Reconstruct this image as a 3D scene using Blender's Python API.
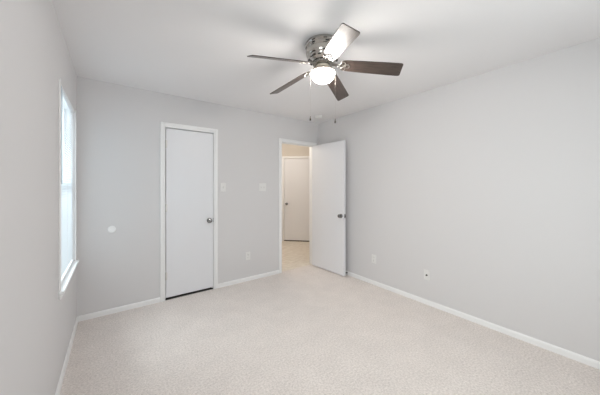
import bpy, bmesh, math, random
from mathutils import Matrix, Vector

random.seed(7)
for _o in list(bpy.data.objects):
    bpy.data.objects.remove(_o)
S = bpy.context.scene
COL = S.collection
PI = math.pi

# ---------------------------------------------------------------- camera
YAW = 0.639
CAM_H = 1.3403
cam_d = bpy.data.cameras.new('camera')
cam_d.sensor_width = 36.0
cam_d.lens = 252.0 / 600.0 * 36.0
cam_d.shift_y = -(197.5 - 186.87) / 600.0
cam_d.clip_start = 0.02
cam = bpy.data.objects.new('camera', cam_d)
COL.objects.link(cam)
cam.location = (0, 0, CAM_H)
cam.rotation_euler = (PI / 2, 0, -YAW)
S.camera = cam

# ---------------------------------------------------------------- exposure
vs = S.view_settings
vs.view_transform = 'Standard'
vs.look = 'None'
vs.gamma = 1.0
vs.exposure = 0.10
vs.use_curve_mapping = False
S.cycles.use_denoising = True
S.cycles.max_bounces = 12
S.cycles.diffuse_bounces = 8
S.cycles.sample_clamp_indirect = 6.0
S.cycles.caustics_reflective = False
S.cycles.caustics_refractive = False

# ---------------------------------------------------------------- room sizes (m)
XL, XR = -0.2873, 2.8775          # left and right wall faces
YB, YF = 3.332, -0.38             # back wall and the wall behind the camera
H = 2.44
WT = 0.115                        # wall thickness
CLOSET = (0.499, 1.061, 2.045)    # opening x0, x1, top
ENTRY = (2.075 + 0.047, 2.768, 2.04)
WIN = (2.31, 3.165, 0.628, 2.060)   # left window: y0, y1, z0, z1
ADDED_FWIN = (0.70, 2.30, 0.60, 2.06)   # unseen window added behind the viewer for fill light: x0, x1, z0, z1
ADDED_WIN = (-0.215, 0.640, 0.640, 2.045)  # unseen window added in the same wall to light the room

# ---------------------------------------------------------------- world and daylight
world = bpy.data.worlds.new('daylight')
S.world = world
world.use_nodes = True
_bg = world.node_tree.nodes['Background']
_bg.inputs['Color'].default_value = (0.905, 0.95, 0.985, 1)
_bg.inputs['Strength'].default_value = 2.1


def area_light(name, loc, direction, sx, sy, power, color):
    d = bpy.data.lights.new(name, 'AREA')
    d.shape = 'RECTANGLE'
    d.size, d.size_y = sx, sy
    d.energy = power
    d.color = color
    o = bpy.data.objects.new(name, d)
    COL.objects.link(o)
    o.location = loc
    o.rotation_euler = Vector(direction).to_track_quat('-Z', 'Y').to_euler()
    return o


area_light('added_fill_near', (XL - 0.50, (ADDED_WIN[0] + ADDED_WIN[1]) / 2, 1.45),  # fill light outside the added, unseen side window
           (1, 0, 0.0), 1.2, 1.5, 34, (1.0, 0.96, 0.905))
area_light('added_fill_front', ((ADDED_FWIN[0] + ADDED_FWIN[1]) / 2, YF - 0.45, (ADDED_FWIN[2] + ADDED_FWIN[3]) / 2),  # fill light outside the added, unseen window behind the viewer
           (0, 1, 0.0), 1.7, 1.5, 8, (1.0, 0.99, 0.98))
area_light('daylight_left_window', (XL - 1.3, 3.25, 2.05),
           (1, -0.28, -0.50), 1.5, 1.5, 98, (0.93, 0.97, 1.0))
_hall = bpy.data.lights.new('hall_lamp', 'POINT')
_hall.energy = 25
_hall.color = (1.0, 0.925, 0.83)
_hall.shadow_soft_size = 0.12
_ho = bpy.data.objects.new('hall_lamp', _hall)
COL.objects.link(_ho)
_ho.location = (2.30, 4.35, 2.25)


# ---------------------------------------------------------------- materials
def new_mat(name):
    m = bpy.data.materials.new(name)
    m.use_nodes = True
    nt = m.node_tree
    return m, nt, nt.nodes['Principled BSDF']


def mat(name, col, rough=0.5, metal=0.0, coat=0.0, spec=0.5):
    m, nt, b = new_mat(name)
    b.inputs['Base Color'].default_value = (*col, 1)
    b.inputs['Roughness'].default_value = rough
    b.inputs['Metallic'].default_value = metal
    b.inputs['Coat Weight'].default_value = coat
    b.inputs['Specular IOR Level'].default_value = spec
    return m


def noise_bump(m, scale, strength, dist=0.002, detail=3.0):
    nt = m.node_tree
    b = nt.nodes['Principled BSDF']
    tc = nt.nodes.new('ShaderNodeTexCoord')
    n = nt.nodes.new('ShaderNodeTexNoise')
    n.inputs['Scale'].default_value = scale
    n.inputs['Detail'].default_value = detail
    bp = nt.nodes.new('ShaderNodeBump')
    bp.inputs['Strength'].default_value = strength
    bp.inputs['Distance'].default_value = dist
    nt.links.new(tc.outputs['Object'], n.inputs['Vector'])
    nt.links.new(n.outputs['Fac'], bp.inputs['Height'])
    nt.links.new(bp.outputs['Normal'], b.inputs['Normal'])
    return m


M_WALL = noise_bump(mat('wall_paint', (0.665, 0.655, 0.66), 0.75, spec=0.25), 160, 0.10)
M_HALLWALL = noise_bump(mat('hall_wall_paint', (0.68, 0.635, 0.575), 0.75, spec=0.25), 160, 0.10)
M_CEIL = noise_bump(mat('ceiling_paint', (0.80, 0.79, 0.795), 0.85, spec=0.2), 120, 0.12)
M_TRIM = mat('white_trim_paint', (0.84, 0.84, 0.84), 0.38)
M_DOOR = noise_bump(mat('white_door_paint', (0.765, 0.77, 0.795), 0.34, spec=0.35), 60, 0.02)
M_PLATE = mat('white_plastic', (0.75, 0.745, 0.735), 0.35)
M_SLOT = mat('dark_slot', (0.02, 0.02, 0.02), 0.6)
M_CHROME = mat('polished_nickel', (0.50, 0.475, 0.44), 0.10, 1.0)
M_KNOB = mat('satin_nickel_knob', (0.26, 0.26, 0.26), 0.16, 1.0)
M_HINGE = mat('nickel_hinge', (0.70, 0.69, 0.67), 0.35, 0.6)
M_VINYL = mat('window_vinyl', (0.84, 0.85, 0.86), 0.35)
M_RUBBER = mat('dark_rubber', (0.03, 0.03, 0.03), 0.6)
M_STEEL = mat('dark_steel', (0.10, 0.09, 0.085), 0.35, 1.0)
M_BRASS = mat('antique_brass', (0.30, 0.22, 0.12), 0.35, 1.0)
M_CHAIN = mat('pale_chain', (0.50, 0.47, 0.43), 0.35, 0.8)


def carpet_mat():
    m, nt, b = new_mat('beige_cut_pile_carpet')
    b.inputs['Roughness'].default_value = 0.95
    b.inputs['Specular IOR Level'].default_value = 0.1
    b.inputs['Sheen Weight'].default_value = 0.15
    tc = nt.nodes.new('ShaderNodeTexCoord')
    n1 = nt.nodes.new('ShaderNodeTexNoise')
    n1.inputs['Scale'].default_value = 75
    n1.inputs['Detail'].default_value = 5
    n1.inputs['Roughness'].default_value = 0.75
    n2 = nt.nodes.new('ShaderNodeTexNoise')
    n2.inputs['Scale'].default_value = 5
    n2.inputs['Detail'].default_value = 3
    r1 = nt.nodes.new('ShaderNodeValToRGB')
    r1.color_ramp.elements[0].position = 0.30
    r1.color_ramp.elements[0].color = (0.565, 0.512, 0.478, 1)
    r1.color_ramp.elements[1].position = 0.66
    r1.color_ramp.elements[1].color = (0.92, 0.855, 0.815, 1)
    r2 = nt.nodes.new('ShaderNodeValToRGB')
    r2.color_ramp.elements[0].position = 0.3
    r2.color_ramp.elements[0].color = (0.93, 0.93, 0.93, 1)
    r2.color_ramp.elements[1].position = 0.7
    r2.color_ramp.elements[1].color = (1, 1, 1, 1)
    mx = nt.nodes.new('ShaderNodeMix')
    mx.data_type = 'RGBA'
    mx.blend_type = 'MULTIPLY'
    mx.inputs['Factor'].default_value = 1.0
    bp = nt.nodes.new('ShaderNodeBump')
    bp.inputs['Strength'].default_value = 0.7
    bp.inputs['Distance'].default_value = 0.008
    L = nt.links.new
    L(tc.outputs['Object'], n1.inputs['Vector'])
    L(tc.outputs['Object'], n2.inputs['Vector'])
    L(n1.outputs['Fac'], r1.inputs['Fac'])
    L(n2.outputs['Fac'], r2.inputs['Fac'])
    L(r1.outputs['Color'], mx.inputs['A'])
    L(r2.outputs['Color'], mx.inputs['B'])
    L(mx.outputs['Result'], b.inputs['Base Color'])
    L(n1.outputs['Fac'], bp.inputs['Height'])
    L(bp.outputs['Normal'], b.inputs['Normal'])
    return m


def hallfloor_mat():
    m, nt, b = new_mat('beige_hall_vinyl')
    b.inputs['Roughness'].default_value = 0.45
    tc = nt.nodes.new('ShaderNodeTexCoord')
    mp = nt.nodes.new('ShaderNodeMapping')
    mp.inputs['Rotation'].default_value = (0, 0, 0.6)
    mp.inputs['Scale'].default_value = (3, 14, 3)
    n = nt.nodes.new('ShaderNodeTexNoise')
    n.inputs['Scale'].default_value = 2.2
    n.inputs['Detail'].default_value = 6
    r = nt.nodes.new('ShaderNodeValToRGB')
    r.color_ramp.elements[0].position = 0.35
    r.color_ramp.elements[0].color = (0.66, 0.595, 0.51, 1)
    r.color_ramp.elements[1].position = 0.7
    r.color_ramp.elements[1].color = (0.84, 0.79, 0.71, 1)
    L = nt.links.new
    L(tc.outputs['Object'], mp.inputs['Vector'])
    L(mp.outputs['Vector'], n.inputs['Vector'])
    L(n.outputs['Fac'], r.inputs['Fac'])
    L(r.outputs['Color'], b.inputs['Base Color'])
    return m


def walnut_mat():
    m, nt, b = new_mat('dark_walnut_veneer')
    b.inputs['Roughness'].default_value = 0.38
    b.inputs['Coat Weight'].default_value = 0.35
    b.inputs['Coat Roughness'].default_value = 0.30
    tc = nt.nodes.new('ShaderNodeTexCoord')
    mp = nt.nodes.new('ShaderNodeMapping')
    mp.inputs['Scale'].default_value = (3, 45, 20)
    n = nt.nodes.new('ShaderNodeTexNoise')
    n.inputs['Scale'].default_value = 3.0
    n.inputs['Detail'].default_value = 5
    n.inputs['Distortion'].default_value = 0.6
    r = nt.nodes.new('ShaderNodeValToRGB')
    r.color_ramp.elements[0].position = 0.3
    r.color_ramp.elements[0].color = (0.026, 0.0175, 0.0145, 1)
    r.color_ramp.elements[1].position = 0.75
    r.color_ramp.elements[1].color = (0.082, 0.057, 0.046, 1)
    L = nt.links.new
    L(tc.outputs['Object'], mp.inputs['Vector'])
    L(mp.outputs['Vector'], n.inputs['Vector'])
    L(n.outputs['Fac'], r.inputs['Fac'])
    L(r.outputs['Color'], b.inputs['Base Color'])
    return m


def glass_pane_mat():
    m = bpy.data.materials.new('window_glass')
    m.use_nodes = True
    nt = m.node_tree
    nt.nodes.clear()
    out = nt.nodes.new('ShaderNodeOutputMaterial')
    t = nt.nodes.new('ShaderNodeBsdfTransparent')
    t.inputs['Color'].default_value = (0.93, 0.96, 0.96, 1)
    g = nt.nodes.new('ShaderNodeBsdfGlossy')
    g.inputs['Roughness'].default_value = 0.02
    mx = nt.nodes.new('ShaderNodeMixShader')
    mx.inputs['Fac'].default_value = 0.06
    nt.links.new(t.outputs[0], mx.inputs[1])
    nt.links.new(g.outputs[0], mx.inputs[2])
    nt.links.new(mx.outputs[0], out.inputs['Surface'])
    return m


def slat_mat():
    m = bpy.data.materials.new('white_blind_slats')
    m.use_nodes = True
    nt = m.node_tree
    b = nt.nodes['Principled BSDF']
    b.inputs['Base Color'].default_value = (0.76, 0.80, 0.83, 1)
    b.inputs['Roughness'].default_value = 0.4
    out = nt.nodes['Material Output']
    t = nt.nodes.new('ShaderNodeBsdfTranslucent')
    t.inputs['Color'].default_value = (0.82, 0.90, 0.95, 1)
    mx = nt.nodes.new('ShaderNodeMixShader')
    mx.inputs['Fac'].default_value = 0.20
    nt.links.new(b.outputs[0], mx.inputs[1])
    nt.links.new(t.outputs[0], mx.inputs[2])
    nt.links.new(mx.outputs[0], out.inputs['Surface'])
    return m


def lamp_mat():
    m, nt, b = new_mat('lit_opal_glass')
    b.inputs['Base Color'].default_value = (0.9, 0.88, 0.84, 1)
    b.inputs['Roughness'].default_value = 0.3
    b.inputs['Emission Color'].default_value = (1.0, 0.95, 0.89, 1)
    b.inputs['Emission Strength'].default_value = 112.0
    return m


M_CARPET = carpet_mat()
M_HALLFLOOR = hallfloor_mat()
M_WALNUT = walnut_mat()
M_GLASS = glass_pane_mat()
M_SLAT = slat_mat()
M_LAMP = lamp_mat()


# ---------------------------------------------------------------- mesh helpers
def add_box(bm, x0, x1, y0, y1, z0, z1, mtx=None):
    co = [(x0, y0, z0), (x1, y0, z0), (x1, y1, z0), (x0, y1, z0),
          (x0, y0, z1), (x1, y0, z1), (x1, y1, z1), (x0, y1, z1)]
    v = [bm.verts.new(mtx @ Vector(c) if mtx else c) for c in co]
    for f in ((0, 3, 2, 1), (4, 5, 6, 7), (0, 1, 5, 4), (1, 2, 6, 5), (2, 3, 7, 6), (3, 0, 4, 7)):
        bm.faces.new([v[i] for i in f])


def add_lathe(bm, prof, seg=48, mtx=None):
    """prof: list of (radius, height) turned about the local Z axis; radius 0 closes the end."""
    rings = []
    for r, z in prof:
        if r < 1e-6:
            p = Vector((0, 0, z))
            rings.append([bm.verts.new(mtx @ p if mtx else p)])
        else:
            ring = []
            for i in range(seg):
                a = 2 * PI * i / seg
                p = Vector((r * math.cos(a), r * math.sin(a), z))
                ring.append(bm.verts.new(mtx @ p if mtx else p))
            rings.append(ring)
    for a, b in zip(rings, rings[1:]):
        for i in range(seg):
            j = (i + 1) % seg
            if len(a) == 1 and len(b) == 1:
                continue
            if len(a) == 1:
                bm.faces.new((a[0], b[i], b[j]))
            elif len(b) == 1:
                bm.faces.new((a[i], a[j], b[0]))
            else:
                bm.faces.new((a[i], a[j], b[j], b[i]))


def add_tube(bm, pts, r, seg=8, closed=False):
    """A round bar of radius r (a number or a list) along a polyline."""
    pts = [Vector(p) for p in pts]
    n = len(pts)
    rs = r if isinstance(r, (list, tuple)) else [r] * n
    rings = []
    up = None
    for i, p in enumerate(pts):
        if closed:
            t = pts[(i + 1) % n] - pts[i - 1]
        else:
            t = pts[min(i + 1, n - 1)] - pts[max(i - 1, 0)]
        t.normalize()
        if up is None:
            up = Vector((0, 0, 1)) if abs(t.z) < 0.9 else Vector((1, 0, 0))
        u = (up - t * up.dot(t)).normalized()
        up = u
        w = t.cross(u)
        rings.append([bm.verts.new(p + (u * math.cos(2 * PI * k / seg) + w * math.sin(2 * PI * k / seg)) * rs[i])
                      for k in range(seg)])
    m = n if closed else n - 1
    for i in range(m):
        a, b = rings[i], rings[(i + 1) % n]
        for k in range(seg):
            l = (k + 1) % seg
            bm.faces.new((a[k], a[l], b[l], b[k]))
    if not closed:
        bm.faces.new(list(reversed(rings[0])))
        bm.faces.new(rings[-1])


def add_prism(bm, outline, z0, z1, mtx=None):
    """A flat outline (x, y) given thickness along z."""
    T = (lambda p: mtx @ Vector(p)) if mtx else (lambda p: Vector(p))
    lo = [bm.verts.new(T((x, y, z0))) for x, y in outline]
    hi = [bm.verts.new(T((x, y, z1))) for x, y in outline]
    n = len(outline)
    bm.faces.new(list(reversed(lo)))
    bm.faces.new(hi)
    for i in range(n):
        j = (i + 1) % n
        bm.faces.new((lo[i], lo[j], hi[j], hi[i]))


def obj(name, bm, m, parent=None, smooth=False, bevel=0.0, bev_seg=2):
    bmesh.ops.recalc_face_normals(bm, faces=bm.faces)
    me = bpy.data.meshes.new(name)
    bm.to_mesh(me)
    bm.free()
    me.materials.append(m)
    o = bpy.data.objects.new(name, me)
    COL.objects.link(o)
    if smooth:
        for p in me.polygons:
            p.use_smooth = True
        md = o.modifiers.new('split', 'EDGE_SPLIT')
        md.split_angle = math.radians(38)
    if bevel > 0:
        md = o.modifiers.new('bevel', 'BEVEL')
        md.width = bevel
        md.segments = bev_seg
        md.limit_method = 'ANGLE'
        md.angle_limit = math.radians(40)
    if parent:
        o.parent = parent
    return o


def thing(name, label, cat, loc=(0, 0, 0), rot=(0, 0, 0), group=None):
    o = bpy.data.objects.new(name, None)
    o.empty_display_size = 0.1
    COL.objects.link(o)
    o.location = loc
    o.rotation_euler = rot
    o['label'] = label
    o['category'] = cat
    if group:
        o['group'] = group
    return o


def struct(o, label=None, cat=None):
    o['kind'] = 'structure'
    if label:
        o['label'] = label
        o['category'] = cat
    return o


def wall_x(name, y0, y1, x0, x1, holes, m=M_WALL, z1=H):
    """A wall running along X, y0..y1 thick, with rectangular holes (hx0, hx1, hz0, hz1)."""
    bm = bmesh.new()
    cur = x0
    for hx0, hx1, hz0, hz1 in sorted(holes):
        add_box(bm, cur, hx0, y0, y1, 0, z1)
        if hz0 > 0:
            add_box(bm, hx0, hx1, y0, y1, 0, hz0)
        add_box(bm, hx0, hx1, y0, y1, hz1, z1)
        cur = hx1
    add_box(bm, cur, x1, y0, y1, 0, z1)
    return obj(name, bm, m)


def wall_y(name, x0, x1, y0, y1, holes, m=M_WALL, z1=H):
    bm = bmesh.new()
    cur = y0
    for hy0, hy1, hz0, hz1 in sorted(holes):
        add_box(bm, x0, x1, cur, hy0, 0, z1)
        if hz0 > 0:
            add_box(bm, x0, x1, hy0, hy1, 0, hz0)
        add_box(bm, x0, x1, hy0, hy1, hz1, z1)
        cur = hy1
    add_box(bm, x0, x1, cur, y1, 0, z1)
    return obj(name, bm, m)


# ================================================================ THE ROOM SHELL
bm = bmesh.new()
add_box(bm, XL - WT, XR + WT, YF - WT, YB + WT * 0.35, -0.10, 0.0)
struct(obj('floor', bm, M_CARPET), 'pale beige cut-pile carpet covering the bedroom floor', 'floor')
bm = bmesh.new()
add_box(bm, XL - WT, XR + WT, YF - WT, YB + WT, H, H + 0.10)
struct(obj('ceiling', bm, M_CEIL), 'plain white painted bedroom ceiling', 'ceiling')

struct(wall_x('wall_back', YB, YB + WT, XL - WT, XR + WT,
              [(CLOSET[0] - 0.018, CLOSET[1] + 0.018, 0, CLOSET[2] + 0.018),
               (ENTRY[0] - 0.018, ENTRY[1] + 0.018, 0, ENTRY[2] + 0.018)]),
       'pale grey wall holding the closed door and the doorway', 'wall')
struct(wall_y('wall_left', XL - WT, XL, YF - WT, YB, [ADDED_WIN, WIN]),
       'off-white wall with the tall window and blind', 'wall')
struct(wall_y('wall_right', XR, XR + WT, YF - WT, YB, []), 'long bare white wall behind the open door', 'wall')
struct(wall_x('wall_front', YF - WT, YF, XL, XR, [ADDED_FWIN]),
       'wall behind the viewer facing the two doors', 'wall')

# closet behind the closed door
bm = bmesh.new()
y0 = YB + WT
add_box(bm, 0.10, 0.15, y0, y0 + 0.65, 0, H)
add_box(bm, 1.45, 1.50, y0, y0 + 0.65, 0, H)
add_box(bm, 0.10, 1.50, y0 + 0.65, y0 + 0.70, 0, H)
struct(obj('wall_closet', bm, M_WALL))
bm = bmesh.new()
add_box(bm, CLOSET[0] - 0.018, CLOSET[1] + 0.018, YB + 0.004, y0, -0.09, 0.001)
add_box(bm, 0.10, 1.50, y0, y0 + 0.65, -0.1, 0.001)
struct(obj('floor_closet', bm, mat('closet_floor_gap_shade', (0.035, 0.030, 0.028), 0.8)))  # floor coloured near black to paint in the shade under the closed door
bm = bmesh.new()
add_box(bm, 0.10, 1.50, y0, y0 + 0.70, H, H + 0.1)
struct(obj('ceiling_closet', bm, M_CEIL))

# hallway beyond the doorway, closed by a wall at 45 degrees that carries a door
HX0, HX1, HY0, HY1 = 1.75, 4.75, YB + WT, 6.0
bm = bmesh.new()
add_box(bm, HX0, HX1, YB + WT * 0.35, HY1, -0.10, 0.0)
struct(obj('floor_hall', bm, M_HALLFLOOR), 'warm beige hallway floor seen through the doorway', 'floor')
bm = bmesh.new()
add_box(bm, HX0, HX1, HY0, HY1, H, H + 0.1)
struct(obj('ceiling_hall', bm, M_CEIL))
struct(wall_y('wall_hall_left', HX0 - 0.1, HX0, HY0, HY1, [], M_HALLWALL))
struct(wall_y('wall_hall_right', HX1, HX1 + 0.1, HY0 - 0.1, HY1, [], M_HALLWALL))
struct(wall_x('wall_hall_back', HY1, HY1 + 0.1, HX0 - 0.1, HX1 + 0.1, [], M_HALLWALL))
struct(wall_x('wall_hall_front', HY0 - WT, HY0, XR + WT, HX1 + 0.1, [], M_HALLWALL))

# local frame of the 45-degree wall: +u runs along it to the right, +v away from the viewer
HD = Matrix.Translation((3.405, 5.245, 0)) @ Matrix.Rotation(-PI / 4, 4, 'Z')
HDW = 0.74
bm = bmesh.new()
for a, b, c, d in ((-1.02, -0.018, 0, H), (HDW + 0.018, 2.0, 0, H), (-0.018, HDW + 0.018, 2.055, H)):
    add_box(bm, a, b, 0, 0.10, c, d, HD)
struct(obj('wall_hall_angled', bm, M_HALLWALL), 'beige hallway wall around the far door', 'wall')


# ---------------------------------------------------------------- casings
def casing(name, u0, u1, top, side_w=0.050, jamb_depth=WT, mtx=None, both=False, stop=None):
    """A two-step door casing round an opening u0..u1 with its jamb lining; local x along wall, local -y to the viewer."""
    mtx = mtx or Matrix.Identity(4)
    bm = bmesh.new()
    faces = [(-1, 0.0)] + ([(1, jamb_depth)] if both else [])
    r = 0.005
    for sgn, base in faces:
        for (w0, w1, t) in ((0.0, 0.018, 0.010), (0.018, side_w, 0.015)):
            ya, yb = sorted((base, base + sgn * t))
            add_box(bm, u0 - r - w1, u0 - r - w0, ya, yb, 0, top + r + w1, mtx)
            add_box(bm, u1 + r + w0, u1 + r + w1, ya, yb, 0, top + r + w1, mtx)
            add_box(bm, u0 - r - w0, u1 + r + w0, ya, yb, top + r + w0, top + r + w1, mtx)
    add_box(bm, u0 - 0.018, u0, 0, jamb_depth, 0, top + 0.018, mtx)
    add_box(bm, u1, u1 + 0.018, 0, jamb_depth, 0, top + 0.018, mtx)
    add_box(bm, u0, u1, 0, jamb_depth, top, top + 0.018, mtx)
    if stop:
        a, b = stop
        add_box(bm, u0, u0 + 0.010, a, b, 0, top, mtx)
        add_box(bm, u1 - 0.010, u1, a, b, 0, top, mtx)
        add_box(bm, u0 + 0.010, u1 - 0.010, a, b, top - 0.010, top, mtx)
    return obj(name, bm, M_TRIM, bevel=0.003)


BACKM = Matrix.Translation((0, YB, 0))
struct(casing('trim_1', CLOSET[0], CLOSET[1], CLOSET[2], mtx=BACKM, stop=(0.045, 0.060)),
       'white casing around the closed narrow door', 'door frame')
struct(casing('trim_2', ENTRY[0], ENTRY[1], ENTRY[2], mtx=BACKM, both=True, stop=(0.042, 0.055)),
       'white casing around the open doorway to the hall', 'door frame')
struct(casing('trim_3', 0.0, HDW, 2.037, mtx=HD, jamb_depth=0.10, stop=(0.055, 0.07)),
       'white casing around the far hallway door', 'door frame')


# ---------------------------------------------------------------- baseboards
def baseboard(name, p0, p1, into, m=M_TRIM, h=0.054, t=0.012, label=None):
    """p0 to p1 on the wall face; into = unit vector into the room."""
    p0, p1, n = Vector((*p0, 0)), Vector((*p1, 0)), Vector((*into, 0))
    prof = [(0, 0), (t, 0), (t, h * 0.72), (t * 0.75, h * 0.90), (t * 0.35, h), (0, h)]
    bm = bmesh.new()
    a = [bm.verts.new(p0 + n * d + Vector((0, 0, z))) for d, z in prof]
    b = [bm.verts.new(p1 + n * d + Vector((0, 0, z))) for d, z in prof]
    k = len(prof)
    for i in range(k):
        j = (i + 1) % k
        bm.faces.new((a[i], a[j], b[j], b[i]))
    bm.faces.new(list(reversed(a)))
    bm.faces.new(b)
    o = obj(name, bm, m)
    struct(o, label, 'baseboard') if label else struct(o)
    return o


e = 0.0555
baseboard('baseboard_left', (XL, YF), (XL, YB), (1, 0), label='white baseboard under the window')
baseboard('baseboard_right', (XR, YF), (XR, YB), (-1, 0), label='white baseboard along the long bare wall')
baseboard('baseboard_back', (XL + 0.012, YB), (CLOSET[0] - e, YB), (0, -1), label='white baseboard between the window wall and the closed door')
baseboard('baseboard_back.001', (CLOSET[1] + e, YB), (ENTRY[0] - e, YB), (0, -1), label='white baseboard between the closed door and the doorway')
baseboard('baseboard_front', (XL + 0.012, YF), (XR - 0.012, YF), (0, 1))
_c = math.sqrt(0.5)


# ---------------------------------------------------------------- doors
def knob_bm(mtx, out=0.048):
    """Round door knob on its rosette; local +Z points out of the door face."""
    bm = bmesh.new()
    s = out / 0.062
    prof = [(0, 0), (0.032, 0), (0.032, 0.004), (0.027, 0.009), (0.013, 0.012), (0.0115, 0.022 * s),
            (0.015, 0.030 * s), (0.024, 0.037 * s), (0.0275, 0.046 * s), (0.025, 0.055 * s), (0.016, 0.061 * s), (0, 0.062 * s)]
    add_lathe(bm, prof, 28, mtx)
    return bm


def hinge_bm(mtx, h=0.089):
    """Butt hinge: knuckle barrel with tips plus the edge of its leaves; local Z up."""
    bm = bmesh.new()
    prof = [(0, -h / 2 - 0.004), (0.004, -h / 2 - 0.003), (0.0062, -h / 2)]
    for k in range(5):
        za, zb = -h / 2 + h * k / 5, -h / 2 + h * (k + 1) / 5
        prof += [(0.0065, za + 0.0006), (0.0065, zb - 0.0006), (0.0058, zb)]
    prof += [(0.004, h / 2 + 0.003), (0, h / 2 + 0.004)]
    add_lathe(bm, prof, 14, mtx)
    add_box(bm, -0.016, 0.016, 0.003, 0.006, -h / 2, h / 2, mtx)
    return bm


# door_1: closed narrow door, opens into the room, hinges on its left
bm = bmesh.new()
D1 = (CLOSET[0] + 0.007, CLOSET[1] - 0.004)
add_box(bm, D1[0], D1[1], YB + 0.006, YB + 0.041, 0.026, CLOSET[2] - 0.009)
d1 = struct(obj('door_1', bm, M_DOOR, bevel=0.0015),
            'closed narrow flat white door with round chrome knob at its right edge', 'door')
kn = obj('door_knob', knob_bm(Matrix.Translation((1.008, YB + 0.006, 0.905)) @ Matrix.Rotation(PI / 2, 4, 'X'), 0.060),
         M_KNOB, d1, smooth=True)
kn['label'] = 'round chrome knob'
bm = bmesh.new()
add_box(bm, CLOSET[1] - 0.0045, CLOSET[1] - 0.0005, YB + 0.002, YB + 0.034, 0.877, 0.933)
obj('latch_plate', bm, M_KNOB, d1)
for z in (1.847, 1.090, 0.285):
    obj('hinge', hinge_bm(Matrix.Translation((CLOSET[0] + 0.003, YB - 0.004, z))), M_HINGE, d1, smooth=True)

# door_2: open slab door, hinged at the right jamb, swung to the long wall
DW = 0.718
PIN = Vector((ENTRY[1] - 0.001, YB - 0.004, 0))
# local frame: origin at the hinge pin, +X along the slab to its free edge, +Y to the face seen from the room
ang = math.radians(92.0)
d2m = Matrix.Translation(PIN) @ Matrix.Rotation(PI + ang, 4, 'Z') @ Matrix.Scale(-1, 4, (0, 1, 0))
bm = bmesh.new()
add_box(bm, 0.002, DW, 0.004, 0.039, 0.014, ENTRY[2] - 0.004, d2m)
d2 = struct(obj('door_2', bm, M_DOOR, bevel=0.0015),
            'open flat white door swung against the long bare wall', 'door')
kz = 0.905
kx = DW - 0.060
kn = obj('door_knob', knob_bm(d2m @ Matrix.Translation((kx, 0.039, kz)) @ Matrix.Rotation(-PI / 2, 4, 'X'), 0.058),
         M_KNOB, d2, smooth=True)
kn['label'] = 'round chrome knob facing the room'
obj('door_knob', knob_bm(d2m @ Matrix.Translation((kx, 0.004, kz)) @ Matrix.Rotation(PI / 2, 4, 'X'), 0.046),
    M_KNOB, d2, smooth=True)
bm = bmesh.new()
add_box(bm, DW - 0.001, DW + 0.0012, 0.0095, 0.0335, kz - 0.029, kz + 0.029, d2m)
add_box(bm, DW, DW + 0.011, 0.0155, 0.0275, kz - 0.008, kz + 0.008, d2m)
obj('latch_plate', bm, M_KNOB, d2)
for z in (1.847, 1.055, 0.285):
    obj('hinge', hinge_bm(Matrix.Translation((PIN.x, PIN.y, z))), M_HINGE, d2, smooth=True)

# door_3: far hallway door in the angled wall
bm = bmesh.new()
add_box(bm, 0.003, HDW - 0.003, 0.018, 0.053, 0.022, 2.033, HD)
d3 = struct(obj('door_3', bm, M_DOOR, bevel=0.0015),
            'far flat white door seen through the doorway in warm hallway light', 'door')
obj('door_knob', knob_bm(HD @ Matrix.Translation((0.062, 0.018, 0.92)) @ Matrix.Rotation(PI / 2, 4, 'X'), 0.06),
    M_KNOB, d3, smooth=True)
# dark strip painting in the shade of the gap under that door
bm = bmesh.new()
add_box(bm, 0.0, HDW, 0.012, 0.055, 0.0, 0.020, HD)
struct(obj('gap_shade_strip', bm, mat('painted_gap_shade', (0.05, 0.035, 0.028), 0.5)), 'dark strip imitating the shaded gap under the far hallway door', 'shade strip')
# dark space behind that door
bm = bmesh.new()
add_box(bm, -0.1, HDW + 0.1, 0.60, 0.62, 0, H, HD)
struct(obj('wall_hall_room', bm, M_HALLWALL))

# ---------------------------------------------------------------- window in the left wall
wy0, wy1, wz0, wz1 = WIN
root = bpy.data.objects.new('window_1', None)
COL.objects.link(root)
root.location = (XL, (wy0 + wy1) / 2, wz0)
struct(root, 'tall white-framed window behind the lowered blind', 'window')


def at_root(o):
    o.parent = root
    o.matrix_parent_inverse = Matrix.Translation(root.location).inverted()
    return o


# slim frame round the opening on the wall face
bm = bmesh.new()
fw, fp = 0.024, 0.010
add_box(bm, XL, XL + fp, wy0 - fw, wy0, wz0, wz1)
add_box(bm, XL, XL + fp, wy1, wy1 + fw, wz0, wz1)
at_root(obj('window_surround', bm, M_TRIM, bevel=0.002))
bm = bmesh.new()
add_box(bm, XL - 0.075, XL + 0.028, wy0 - 0.0, wy1 + 0.0, wz0 - 0.002, wz0 + 0.016)
add_box(bm, XL, XL + 0.028, wy0 - 0.035, wy0, wz0 - 0.002, wz0 + 0.016)
add_box(bm, XL, XL + 0.028, wy1, wy1 + 0.035, wz0 - 0.002, wz0 + 0.016)
add_box(bm, XL, XL + 0.012, wy0 - 0.025, wy1 + 0.025, wz0 - 0.035, wz0 - 0.002)
at_root(obj('window_sill', bm, M_TRIM, bevel=0.002))
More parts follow.
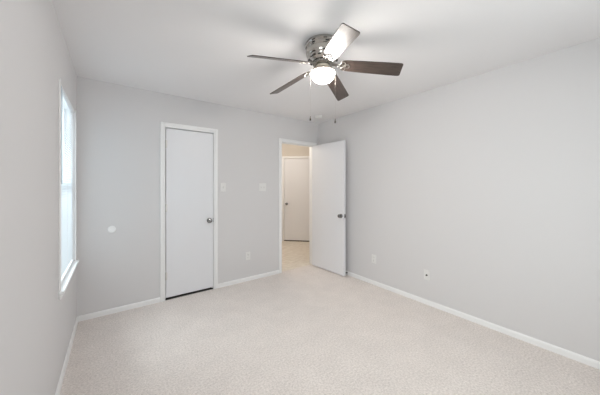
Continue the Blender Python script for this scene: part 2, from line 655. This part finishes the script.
# vinyl sash frame with meeting rail
bm = bmesh.new()
fx0, fx1 = XL - 0.110, XL - 0.070
b_ = 0.045
mid = (wz0 + wz1) / 2 + 0.02
add_box(bm, fx0, fx1, wy0, wy0 + b_, wz0 + 0.016, wz1)
add_box(bm, fx0, fx1, wy1 - b_, wy1, wz0 + 0.016, wz1)
add_box(bm, fx0, fx1, wy0 + b_, wy1 - b_, wz1 - b_, wz1)
add_box(bm, fx0, fx1, wy0 + b_, wy1 - b_, wz0 + 0.016, wz0 + 0.016 + b_)
add_box(bm, fx0, fx1, wy0 + b_, wy1 - b_, mid - 0.022, mid + 0.022)
at_root(obj('window_frame', bm, M_VINYL, bevel=0.003))
bm = bmesh.new()
add_box(bm, XL - 0.093, XL - 0.089, wy0 + b_, wy1 - b_, wz0 + 0.016 + b_, mid - 0.022)
add_box(bm, XL - 0.093, XL - 0.089, wy0 + b_, wy1 - b_, mid + 0.022, wz1 - b_)
at_root(obj('pane', bm, M_GLASS))

# unseen twin added further along the same wall, to light the room
fr = bpy.data.objects.new('added_window_side', None)
COL.objects.link(fr)
fr['kind'] = 'structure'
vy0, vy1, vz0, vz1 = ADDED_WIN
bm = bmesh.new()
add_box(bm, fx0, fx1, vy0, vy0 + b_, vz0, vz1)
add_box(bm, fx0, fx1, vy1 - b_, vy1, vz0, vz1)
add_box(bm, fx0, fx1, vy0 + b_, vy1 - b_, vz1 - b_, vz1)
add_box(bm, fx0, fx1, vy0 + b_, vy1 - b_, vz0, vz0 + b_)
add_box(bm, fx0, fx1, vy0 + b_, vy1 - b_, mid - 0.022, mid + 0.022)
obj('window_frame', bm, M_VINYL, fr)
bm = bmesh.new()
add_box(bm, XL - 0.093, XL - 0.089, vy0 + b_, vy1 - b_, vz0 + b_, mid - 0.022)
add_box(bm, XL - 0.093, XL - 0.089, vy0 + b_, vy1 - b_, mid + 0.022, vz1 - b_)
obj('pane', bm, M_GLASS, fr)

# unseen window added in the wall behind the viewer, for frontal fill
fr = bpy.data.objects.new('added_window_front', None)
COL.objects.link(fr)
fr['kind'] = 'structure'
fxa, fxb, fza, fzb = ADDED_FWIN
bm = bmesh.new()
ya, yb = YF - 0.10, YF - 0.06
xm = (fxa + fxb) / 2
add_box(bm, fxa, fxa + b_, ya, yb, fza, fzb)
add_box(bm, fxb - b_, fxb, ya, yb, fza, fzb)
add_box(bm, fxa + b_, fxb - b_, ya, yb, fza, fza + b_)
add_box(bm, fxa + b_, fxb - b_, ya, yb, fzb - b_, fzb)
add_box(bm, xm - 0.022, xm + 0.022, ya, yb, fza + b_, fzb - b_)
obj('window_frame', bm, M_VINYL, fr)
bm = bmesh.new()
add_box(bm, fxa + b_, xm - 0.022, YF - 0.082, YF - 0.078, fza + b_, fzb - b_)
add_box(bm, xm + 0.022, fxb - b_, YF - 0.082, YF - 0.078, fza + b_, fzb - b_)
obj('pane', bm, M_GLASS, fr)

# ================================================================ THINGS
# ---------------------------------------------------------------- mini blind hung in the left window
BX = XL - 0.017
bl = thing('window_blind', 'lowered white horizontal mini blind hanging in the tall window', 'blind', (BX, (wy0 + wy1) / 2, wz1))
inv = Matrix.Translation(bl.location).inverted()
by0, by1 = wy0 + 0.006, wy1 - 0.006


def in_blind(o):
    o.parent = bl
    o.matrix_parent_inverse = inv
    return o


bm = bmesh.new()
add_box(bm, BX - 0.016, BX + 0.016, by0, by1, wz1 - 0.022, wz1 - 0.001)
in_blind(obj('head_rail', bm, M_VINYL, bevel=0.002))
bm = bmesh.new()
pitch, halfw, tilt = 0.0205, 0.0125, math.radians(60)
zt, zb = wz1 - 0.034, wz0 + 0.050
n = int((zt - zb) / pitch)
for i in range(n + 1):
    z = zt - i * pitch
    cx, cz = math.cos(tilt) * halfw, math.sin(tilt) * halfw
    nx, nz = math.sin(tilt) * 0.0016, math.cos(tilt) * 0.0016
    rows = []
    for (ox, oz) in ((-cx, cz), (nx, nz), (cx, -cz)):
        rows.append([bm.verts.new((BX + ox, y, z + oz)) for y in (by0 + 0.004, by1 - 0.004)])
    for a, b in zip(rows, rows[1:]):
        bm.faces.new((a[0], a[1], b[1], b[0]))
in_blind(obj('slats', bm, M_SLAT))
bm = bmesh.new()
add_box(bm, BX - 0.012, BX + 0.012, by0 + 0.004, by1 - 0.004, wz0 + 0.026, wz0 + 0.040)
in_blind(obj('bottom_rail', bm, M_VINYL, bevel=0.003))
for y in (by0 + 0.13, (by0 + by1) / 2, by1 - 0.13):
    bm = bmesh.new()
    add_tube(bm, [(BX + 0.0135, y, wz1 - 0.02), (BX + 0.0135, y, wz0 + 0.034)], 0.0008, 5)
    add_tube(bm, [(BX - 0.0135, y, wz1 - 0.02), (BX - 0.0135, y, wz0 + 0.034)], 0.0008, 5)
    in_blind(obj('ladder_cord', bm, M_VINYL))
bm = bmesh.new()
add_tube(bm, [(BX + 0.018, by0 + 0.075, wz1 - 0.018), (BX + 0.020, by0 + 0.075, wz1 - 0.05), (BX + 0.020, by0 + 0.075, wz1 - 0.70)],
         [0.002, 0.004, 0.004], 8)
in_blind(obj('tilt_wand', bm, mat('clear_grey_plastic', (0.55, 0.60, 0.64), 0.2)))

# ---------------------------------------------------------------- ceiling fan
FX, FY = 1.2979, 1.4526
fan = thing('ceiling_fan', 'nickel ceiling fan with five dark wood blades and a lit glass bowl', 'ceiling fan', (FX, FY, H))


def Z(z):
    return (z - H) * 1.13


def A(z):
    return z - H


# ceiling canopy / housing
bm = bmesh.new()
add_lathe(bm, [(0.118, Z(2.4399)), (0.131, Z(2.439)), (0.134, Z(2.432)), (0.134, Z(2.422)), (0.129, Z(2.417)), (0.129, Z(2.414)),
               (0.131, Z(2.412)), (0.131, Z(2.394)), (0.128, Z(2.391)), (0.128, Z(2.388))], 72)
obj('canopy', bm, M_CHROME, fan, smooth=True)
bm = bmesh.new()
add_lathe(bm, [(0.128, Z(2.388)), (0.130, Z(2.385)), (0.129, Z(2.372)), (0.126, Z(2.360)), (0.121, Z(2.349)), (0.117, Z(2.346)),
               (0.116, Z(2.341)), (0.112, Z(2.333)), (0.101, Z(2.324)), (0.086, Z(2.318)), (0.083, Z(2.314)), (0.0, Z(2.313))], 72)
obj('motor_housing', bm, M_CHROME, fan, smooth=True)
vent_m = None
for n_, ph_, r_, z_, tilt_, hw_, hh_ in ((8, 0.30, 0.1300, Z(2.403), 0.0, 0.012, 0.0045), (10, 0.0, 0.1080, Z(2.3300), -0.72, 0.013, 0.0075)):
    vent_m = None
    for k in range(n_):
        if vent_m is None:
            bm = bmesh.new()
            add_box(bm, -0.003, 0.003, -hw_, hw_, -hh_, hh_)
            v = obj('vent_slot', bm, M_SLOT, fan)
            vent_m = v
        else:
            v = vent_m.copy()
            COL.objects.link(v)
        v.matrix_local = Matrix.Rotation(2 * PI * k / n_ + ph_, 4, 'Z') @ Matrix.Translation((r_, 0, z_)) @ Matrix.Rotation(tilt_, 4, 'Y')
# flywheel hub the blade arms bolt to
bm = bmesh.new()
add_lathe(bm, [(0, Z(2.314)), (0.074, Z(2.314)), (0.078, Z(2.310)), (0.078, Z(2.298)), (0.073, Z(2.294)), (0.0, Z(2.293))], 48)
obj('hub', bm, mat('dark_nickel', (0.30, 0.29, 0.27), 0.25, 1.0), fan, smooth=True)
# switch housing and fitter pan of the light kit
bm = bmesh.new()
add_lathe(bm, [(0.0, Z(2.294)), (0.046, Z(2.294)), (0.050, Z(2.290)), (0.050, Z(2.276)), (0.055, Z(2.271)), (0.066, Z(2.266)),
               (0.078, Z(2.259)), (0.086, Z(2.254)), (0.0915, Z(2.252)), (0.0925, Z(2.249)), (0.0925, Z(2.2415)), (0.089, Z(2.2405)), (0.0, Z(2.243))], 56)
obj('light_fitter', bm, mat('brushed_warm_nickel', (0.86, 0.78, 0.67), 0.45, 0.7), fan, smooth=True)
for k in range(3):
    a = k * 2 * PI / 3 + 0.9
    m4 = Matrix.Rotation(a, 4, 'Z') @ Matrix.Translation((0.0925, 0, Z(2.2455))) @ Matrix.Rotation(PI / 2, 4, 'Y')
    bm = bmesh.new()
    add_lathe(bm, [(0.002, 0), (0.002, 0.004), (0.004, 0.004), (0.004, 0.008), (0, 0.009)], 12, m4)
    obj('thumb_screw', bm, M_CHROME, fan, smooth=True)
# glass bowl
bm = bmesh.new()
prof = [(0.085, A(2.2150))]
for k in range(13):
    t = k / 12 * PI / 2
    prof.append((0.0900 * math.cos(t) ** 0.95 if k < 12 else 0.0, A(2.212) - 0.072 * math.sin(t)))
add_lathe(bm, prof, 56)
bw = obj('lamp_shade', bm, M_LAMP, fan, smooth=True)
bw['label'] = 'lit opal glass bowl'

PH, DROOP, PITCH = 2.9997, math.atan(0.137), -0.36


def blade_outline():
    """Half widths along the blade, rounded at the root and softly at the tip."""
    r0, r1 = 0.132, 0.585
    st = [(r0, 0.018), (r0 + 0.006, 0.030), (r0 + 0.016, 0.040), (r0 + 0.030, 0.0465), (r0 + 0.055, 0.0505),
          (0.30, 0.0545), (0.45, 0.0575), (r1 - 0.030, 0.0590), (r1 - 0.012, 0.0580), (r1 - 0.004, 0.0545), (r1, 0.049)]
    up = [(x, w) for x, w in st]
    dn = [(x, -w) for x, w in reversed(st)]
    return dn + up


bm = bmesh.new()
add_prism(bm, blade_outline(), -0.003, 0.003)
blade0 = obj('blade', bm, M_WALNUT, None, bevel=0.0012)


def iron_bm():
    """Blade arm: a curved strap that ends in a pierced trefoil medallion under the blade root."""
    bm = bmesh.new()
    for s in (-1, 1):
        add_tube(bm, [(0.060, 0.007 * s, 0.006), (0.085, 0.007 * s, 0.004), (0.105, 0.008 * s, -0.002), (0.125, 0.013 * s, -0.006), (0.140, 0.020 * s, -0.006)],
                 [0.006, 0.0055, 0.005, 0.0045, 0.004], 8)
    for cx, cy, r in ((0.155, 0.024, 0.0165), (0.155, -0.024, 0.0165), (0.187, 0.0, 0.0175)):
        add_tube(bm, [(cx + r * math.cos(a * PI / 10), cy + r * math.sin(a * PI / 10), -0.0058) for a in range(20)], 0.0036, 8, closed=True)
    add_lathe(bm, [(0, -0.0092), (0.006, -0.0085), (0.008, -0.003), (0, -0.003)], 14, Matrix.Translation((0.163, 0, 0)))
    return bm


iron0 = obj('blade_arm', iron_bm(), mat('bright_nickel_arm', (0.42, 0.40, 0.38), 0.28, 1.0), None, smooth=True)
screws0 = []
for cx, cy in ((0.155, 0.024), (0.155, -0.024), (0.187, 0.0)):
    bm = bmesh.new()
    add_lathe(bm, [(0, -0.0085), (0.0040, -0.0076), (0.0048, -0.0025), (0, -0.0025)], 10, Matrix.Translation((cx, cy, 0)))
    sc = obj('screw', bm, M_CHROME, iron0, smooth=True)
    screws0.append(sc)
for k in range(5):
    m4 = (Matrix.Translation((0, 0, Z(2.3027))) @ Matrix.Rotation(PH - k * 2 * PI / 5, 4, 'Z')
          @ Matrix.Rotation(DROOP, 4, 'Y') @ Matrix.Rotation(PITCH, 4, 'X'))
    if k == 0:
        b, a = blade0, iron0
    else:
        b, a = blade0.copy(), iron0.copy()
        COL.objects.link(b)
        COL.objects.link(a)
        for sc in screws0:
            sc = sc.copy()
            COL.objects.link(sc)
            sc.parent = a
    b.parent = fan
    a.parent = fan
    b.matrix_local = m4
    a.matrix_local = m4


def lat_dep(lat, dep):
    c, s = math.cos(YAW), math.sin(YAW)
    return lat * c + dep * s - FX, -lat * s + dep * c - FY


for (cx_, cy_, zend) in ((*lat_dep(0.1755 - 0.09, 1.94), 1.867), (*lat_dep(0.1755 + 0.09, 1.94), 1.848)):
    bm = bmesh.new()
    ztop = 2.222
    d = math.hypot(cx_, cy_)
    kx_, ky_ = cx_ / d, cy_ / d
    rr_ = 0.0955
    add_tube(bm, [(kx_ * 0.090, ky_ * 0.090, A(ztop)), (kx_ * 0.0948, ky_ * 0.0948, A(ztop - 0.003)), (kx_ * rr_, ky_ * rr_, A(ztop - 0.015)),
                  (kx_ * rr_, ky_ * rr_, A(zend + 0.014))], 0.00025, 6)
    nb = 70
    for i in range(nb):
        z = ztop - 0.015 - (ztop - 0.015 - zend - 0.014) * i / nb
        m4 = Matrix.Translation((kx_ * rr_, ky_ * rr_, A(z)))
        add_lathe(bm, [(0, -0.0007), (0.0006, -0.0004), (0.0006, 0.0004), (0, 0.0007)], 6, m4)
    ch = obj('pull_chain', bm, M_CHAIN, fan, smooth=True)
    bm = bmesh.new()
    add_lathe(bm, [(0, 0.018), (0.0022, 0.017), (0.0030, 0.010), (0.0060, -0.004), (0.0066, -0.012), (0.0052, -0.017), (0, -0.018)], 16,
              Matrix.Translation((kx_ * rr_, ky_ * rr_, A(zend))))
    pn = obj('pendant', bm, mat('dark_bronze_pendant', (0.06, 0.045, 0.035), 0.4), ch, smooth=True)
    pn['label'] = 'dark pull pendant'

# ---------------------------------------------------------------- smoke detector
sd = thing('smoke_detector', 'round white smoke detector on the ceiling near the corner above the doorway', 'smoke detector', (2.575, 2.985, H))
bm = bmesh.new()
add_lathe(bm, [(0, 0), (0.066, 0), (0.066, -0.008), (0.064, -0.010), (0, -0.010)], 40)
obj('base', bm, M_PLATE, sd, smooth=True)
bm = bmesh.new()
add_lathe(bm, [(0.058, -0.010), (0.060, -0.014), (0.059, -0.024), (0.052, -0.033), (0.030, -0.036), (0, -0.037)], 40)
obj('cover', bm, M_PLATE, sd, smooth=True)
bm = bmesh.new()
add_lathe(bm, [(0, -0.0355), (0.010, -0.0362), (0.010, -0.0395), (0, -0.040)], 16, Matrix.Translation((0.018, 0, 0)))
obj('test_button', bm, M_PLATE, sd, smooth=True)


# ---------------------------------------------------------------- wall plates
def plate(parent, w, h=0.115, t=0.006):
    """Local x along the wall, local -y out of the wall, local z up, centred."""
    bm = bmesh.new()
    prof = [(w / 2, h / 2, 0.0), (w / 2, h / 2, t * 0.5), (w / 2 - 0.004, h / 2 - 0.004, t)]
    rows = []
    for a, b, d in prof:
        rows.append([bm.verts.new(p) for p in ((-a, -d, -b), (a, -d, -b), (a, -d, b), (-a, -d, b))])
    for r, s in zip(rows, rows[1:]):
        for i in range(4):
            j = (i + 1) % 4
            bm.faces.new((r[i], r[j], s[j], s[i]))
    bm.faces.new(rows[-1])
    bm.faces.new(list(reversed(rows[0])))
    return obj('wall_plate', bm, M_PLATE, parent)


def screw(parent, x, z, t=0.006):
    bm = bmesh.new()
    add_lathe(bm, [(0, -0.0), (0.0032, 0.0), (0.0028, 0.0012), (0, 0.0016)], 12,
              Matrix.Translation((x, -t + 0.0002, z)) @ Matrix.Rotation(PI / 2, 4, 'X'))
    return obj('screw', bm, M_PLATE, parent, smooth=True)


def toggle(parent, x):
    bm = bmesh.new()
    add_box(bm, x - 0.005, x + 0.005, -0.0068, -0.004, -0.012, 0.012)
    obj('toggle_slot', bm, mat('grey_slot', (0.45, 0.45, 0.44), 0.6), parent)
    bm = bmesh.new()
    m4 = Matrix.Translation((x, -0.006, 0)) @ Matrix.Rotation(-0.45, 4, 'X')
    add_box(bm, -0.0038, 0.0038, -0.013, 0.003, -0.005, 0.005, m4)
    obj('toggle', bm, M_PLATE, parent, bevel=0.001)
    screw(parent, x, 0.030)
    screw(parent, x, -0.030)


t1 = thing('light_switch', 'narrow white light switch right beside the closed door', 'light switch', (1.190, YB, 1.335))
plate(t1, 0.070)
toggle(t1, 0.0)
t2 = thing('light_switch', 'wider white double light switch just left of the open doorway', 'light switch', (1.782, YB, 1.335))
plate(t2, 0.116)
toggle(t2, -0.023)
toggle(t2, 0.023)


def receptacle(parent, z):
    bm = bmesh.new()
    pts = []
    for k in range(24):
        a = 2 * PI * k / 24
        x, y = 0.0172 * math.cos(a), 0.0172 * math.sin(a)
        pts.append((x, max(-0.0135, min(0.0135, y))))
    m4 = Matrix.Translation((0, -0.0055, z)) @ Matrix.Rotation(PI / 2, 4, 'X')
    add_prism(bm, pts, 0.0, 0.0025, m4)
    r = obj('receptacle', bm, M_PLATE, parent)
    bm = bmesh.new()
    add_box(bm, -0.0072, -0.0052, -0.0083, -0.0070, z - 0.001, z + 0.008)
    add_box(bm, 0.0052, 0.0072, -0.0083, -0.0070, z - 0.001, z + 0.007)
    add_lathe(bm, [(0, 0), (0.0024, 0), (0.0024, 0.0013), (0, 0.0013)], 10,
              Matrix.Translation((0, -0.0070, z - 0.007)) @ Matrix.Rotation(PI / 2, 4, 'X'))
    obj('slots', bm, M_SLOT, r)


def outlet(label, loc, rot):
    o = thing('wall_outlet', label, 'outlet', loc, rot)
    plate(o, 0.070)
    receptacle(o, 0.0195)
    receptacle(o, -0.0195)
    screw(o, 0, 0)
    return o


outlet('white power outlet low on the wall between the closed door and the doorway', (1.548, YB, 0.355), (0, 0, 0))
outlet('white power outlet on the long wall, the one nearer the open door', (XR, 2.170, 0.350), (0, 0, -PI / 2))
# cable jack on the right wall
cj = thing('cable_jack', 'white wall plate with a dark cable jack on the long bare wall', 'wall plate', (XR, 1.443, 0.335), (0, 0, -PI / 2))
plate(cj, 0.070)
bm = bmesh.new()
add_lathe(bm, [(0, 0), (0.0105, 0), (0.0105, 0.004), (0.0078, 0.004), (0.0078, 0.015), (0.005, 0.015), (0.005, 0.008), (0, 0.008)], 6,
          Matrix.Translation((0, -0.006, 0)) @ Matrix.Rotation(PI / 2, 4, 'X'))
cn = obj('connector', bm, M_STEEL, cj)
cn['label'] = 'dark round cable connector'
screw(cj, 0, 0.042)
screw(cj, 0, -0.042)

# ---------------------------------------------------------------- round white wall disc
dc = thing('wall_bumper', 'small round white disc on the back wall between window and closed door', 'wall bumper', (-0.009, YB, 0.891))
bm = bmesh.new()
add_lathe(bm, [(0, 0), (0.036, 0), (0.036, 0.003), (0.033, 0.007), (0.025, 0.0085), (0.019, 0.007), (0, 0.005)], 36, Matrix.Rotation(PI / 2, 4, 'X'))
obj('disc', bm, M_TRIM, dc, smooth=True)

# ---------------------------------------------------------------- spring door stop behind the open door
ds = thing('door_stop', 'dark spring door stop on the baseboard behind the open door', 'door stop', (XR - 0.012, 2.655, 0.034), (0, 0, 0))
bm = bmesh.new()
m4 = Matrix.Rotation(-PI / 2, 4, 'Y')
add_lathe(bm, [(0, 0), (0.011, 0), (0.010, 0.003), (0.006, 0.004), (0, 0.004)], 18, m4)
obj('base', bm, M_STEEL, ds, smooth=True)
bm = bmesh.new()
turns, ns = 7, 12
add_tube(bm, [(-0.004 - 0.026 * k / (turns * ns), 0.0055 * math.cos(2 * PI * k / ns), 0.0055 * math.sin(2 * PI * k / ns))
              for k in range(turns * ns + 1)], 0.0014, 6)
obj('spring', bm, M_STEEL, ds, smooth=True)
bm = bmesh.new()
add_lathe(bm, [(0, 0.028), (0.0075, 0.028), (0.0080, 0.032), (0.0070, 0.037), (0, 0.0385)], 18, m4)
obj('tip', bm, M_RUBBER, ds, smooth=True)
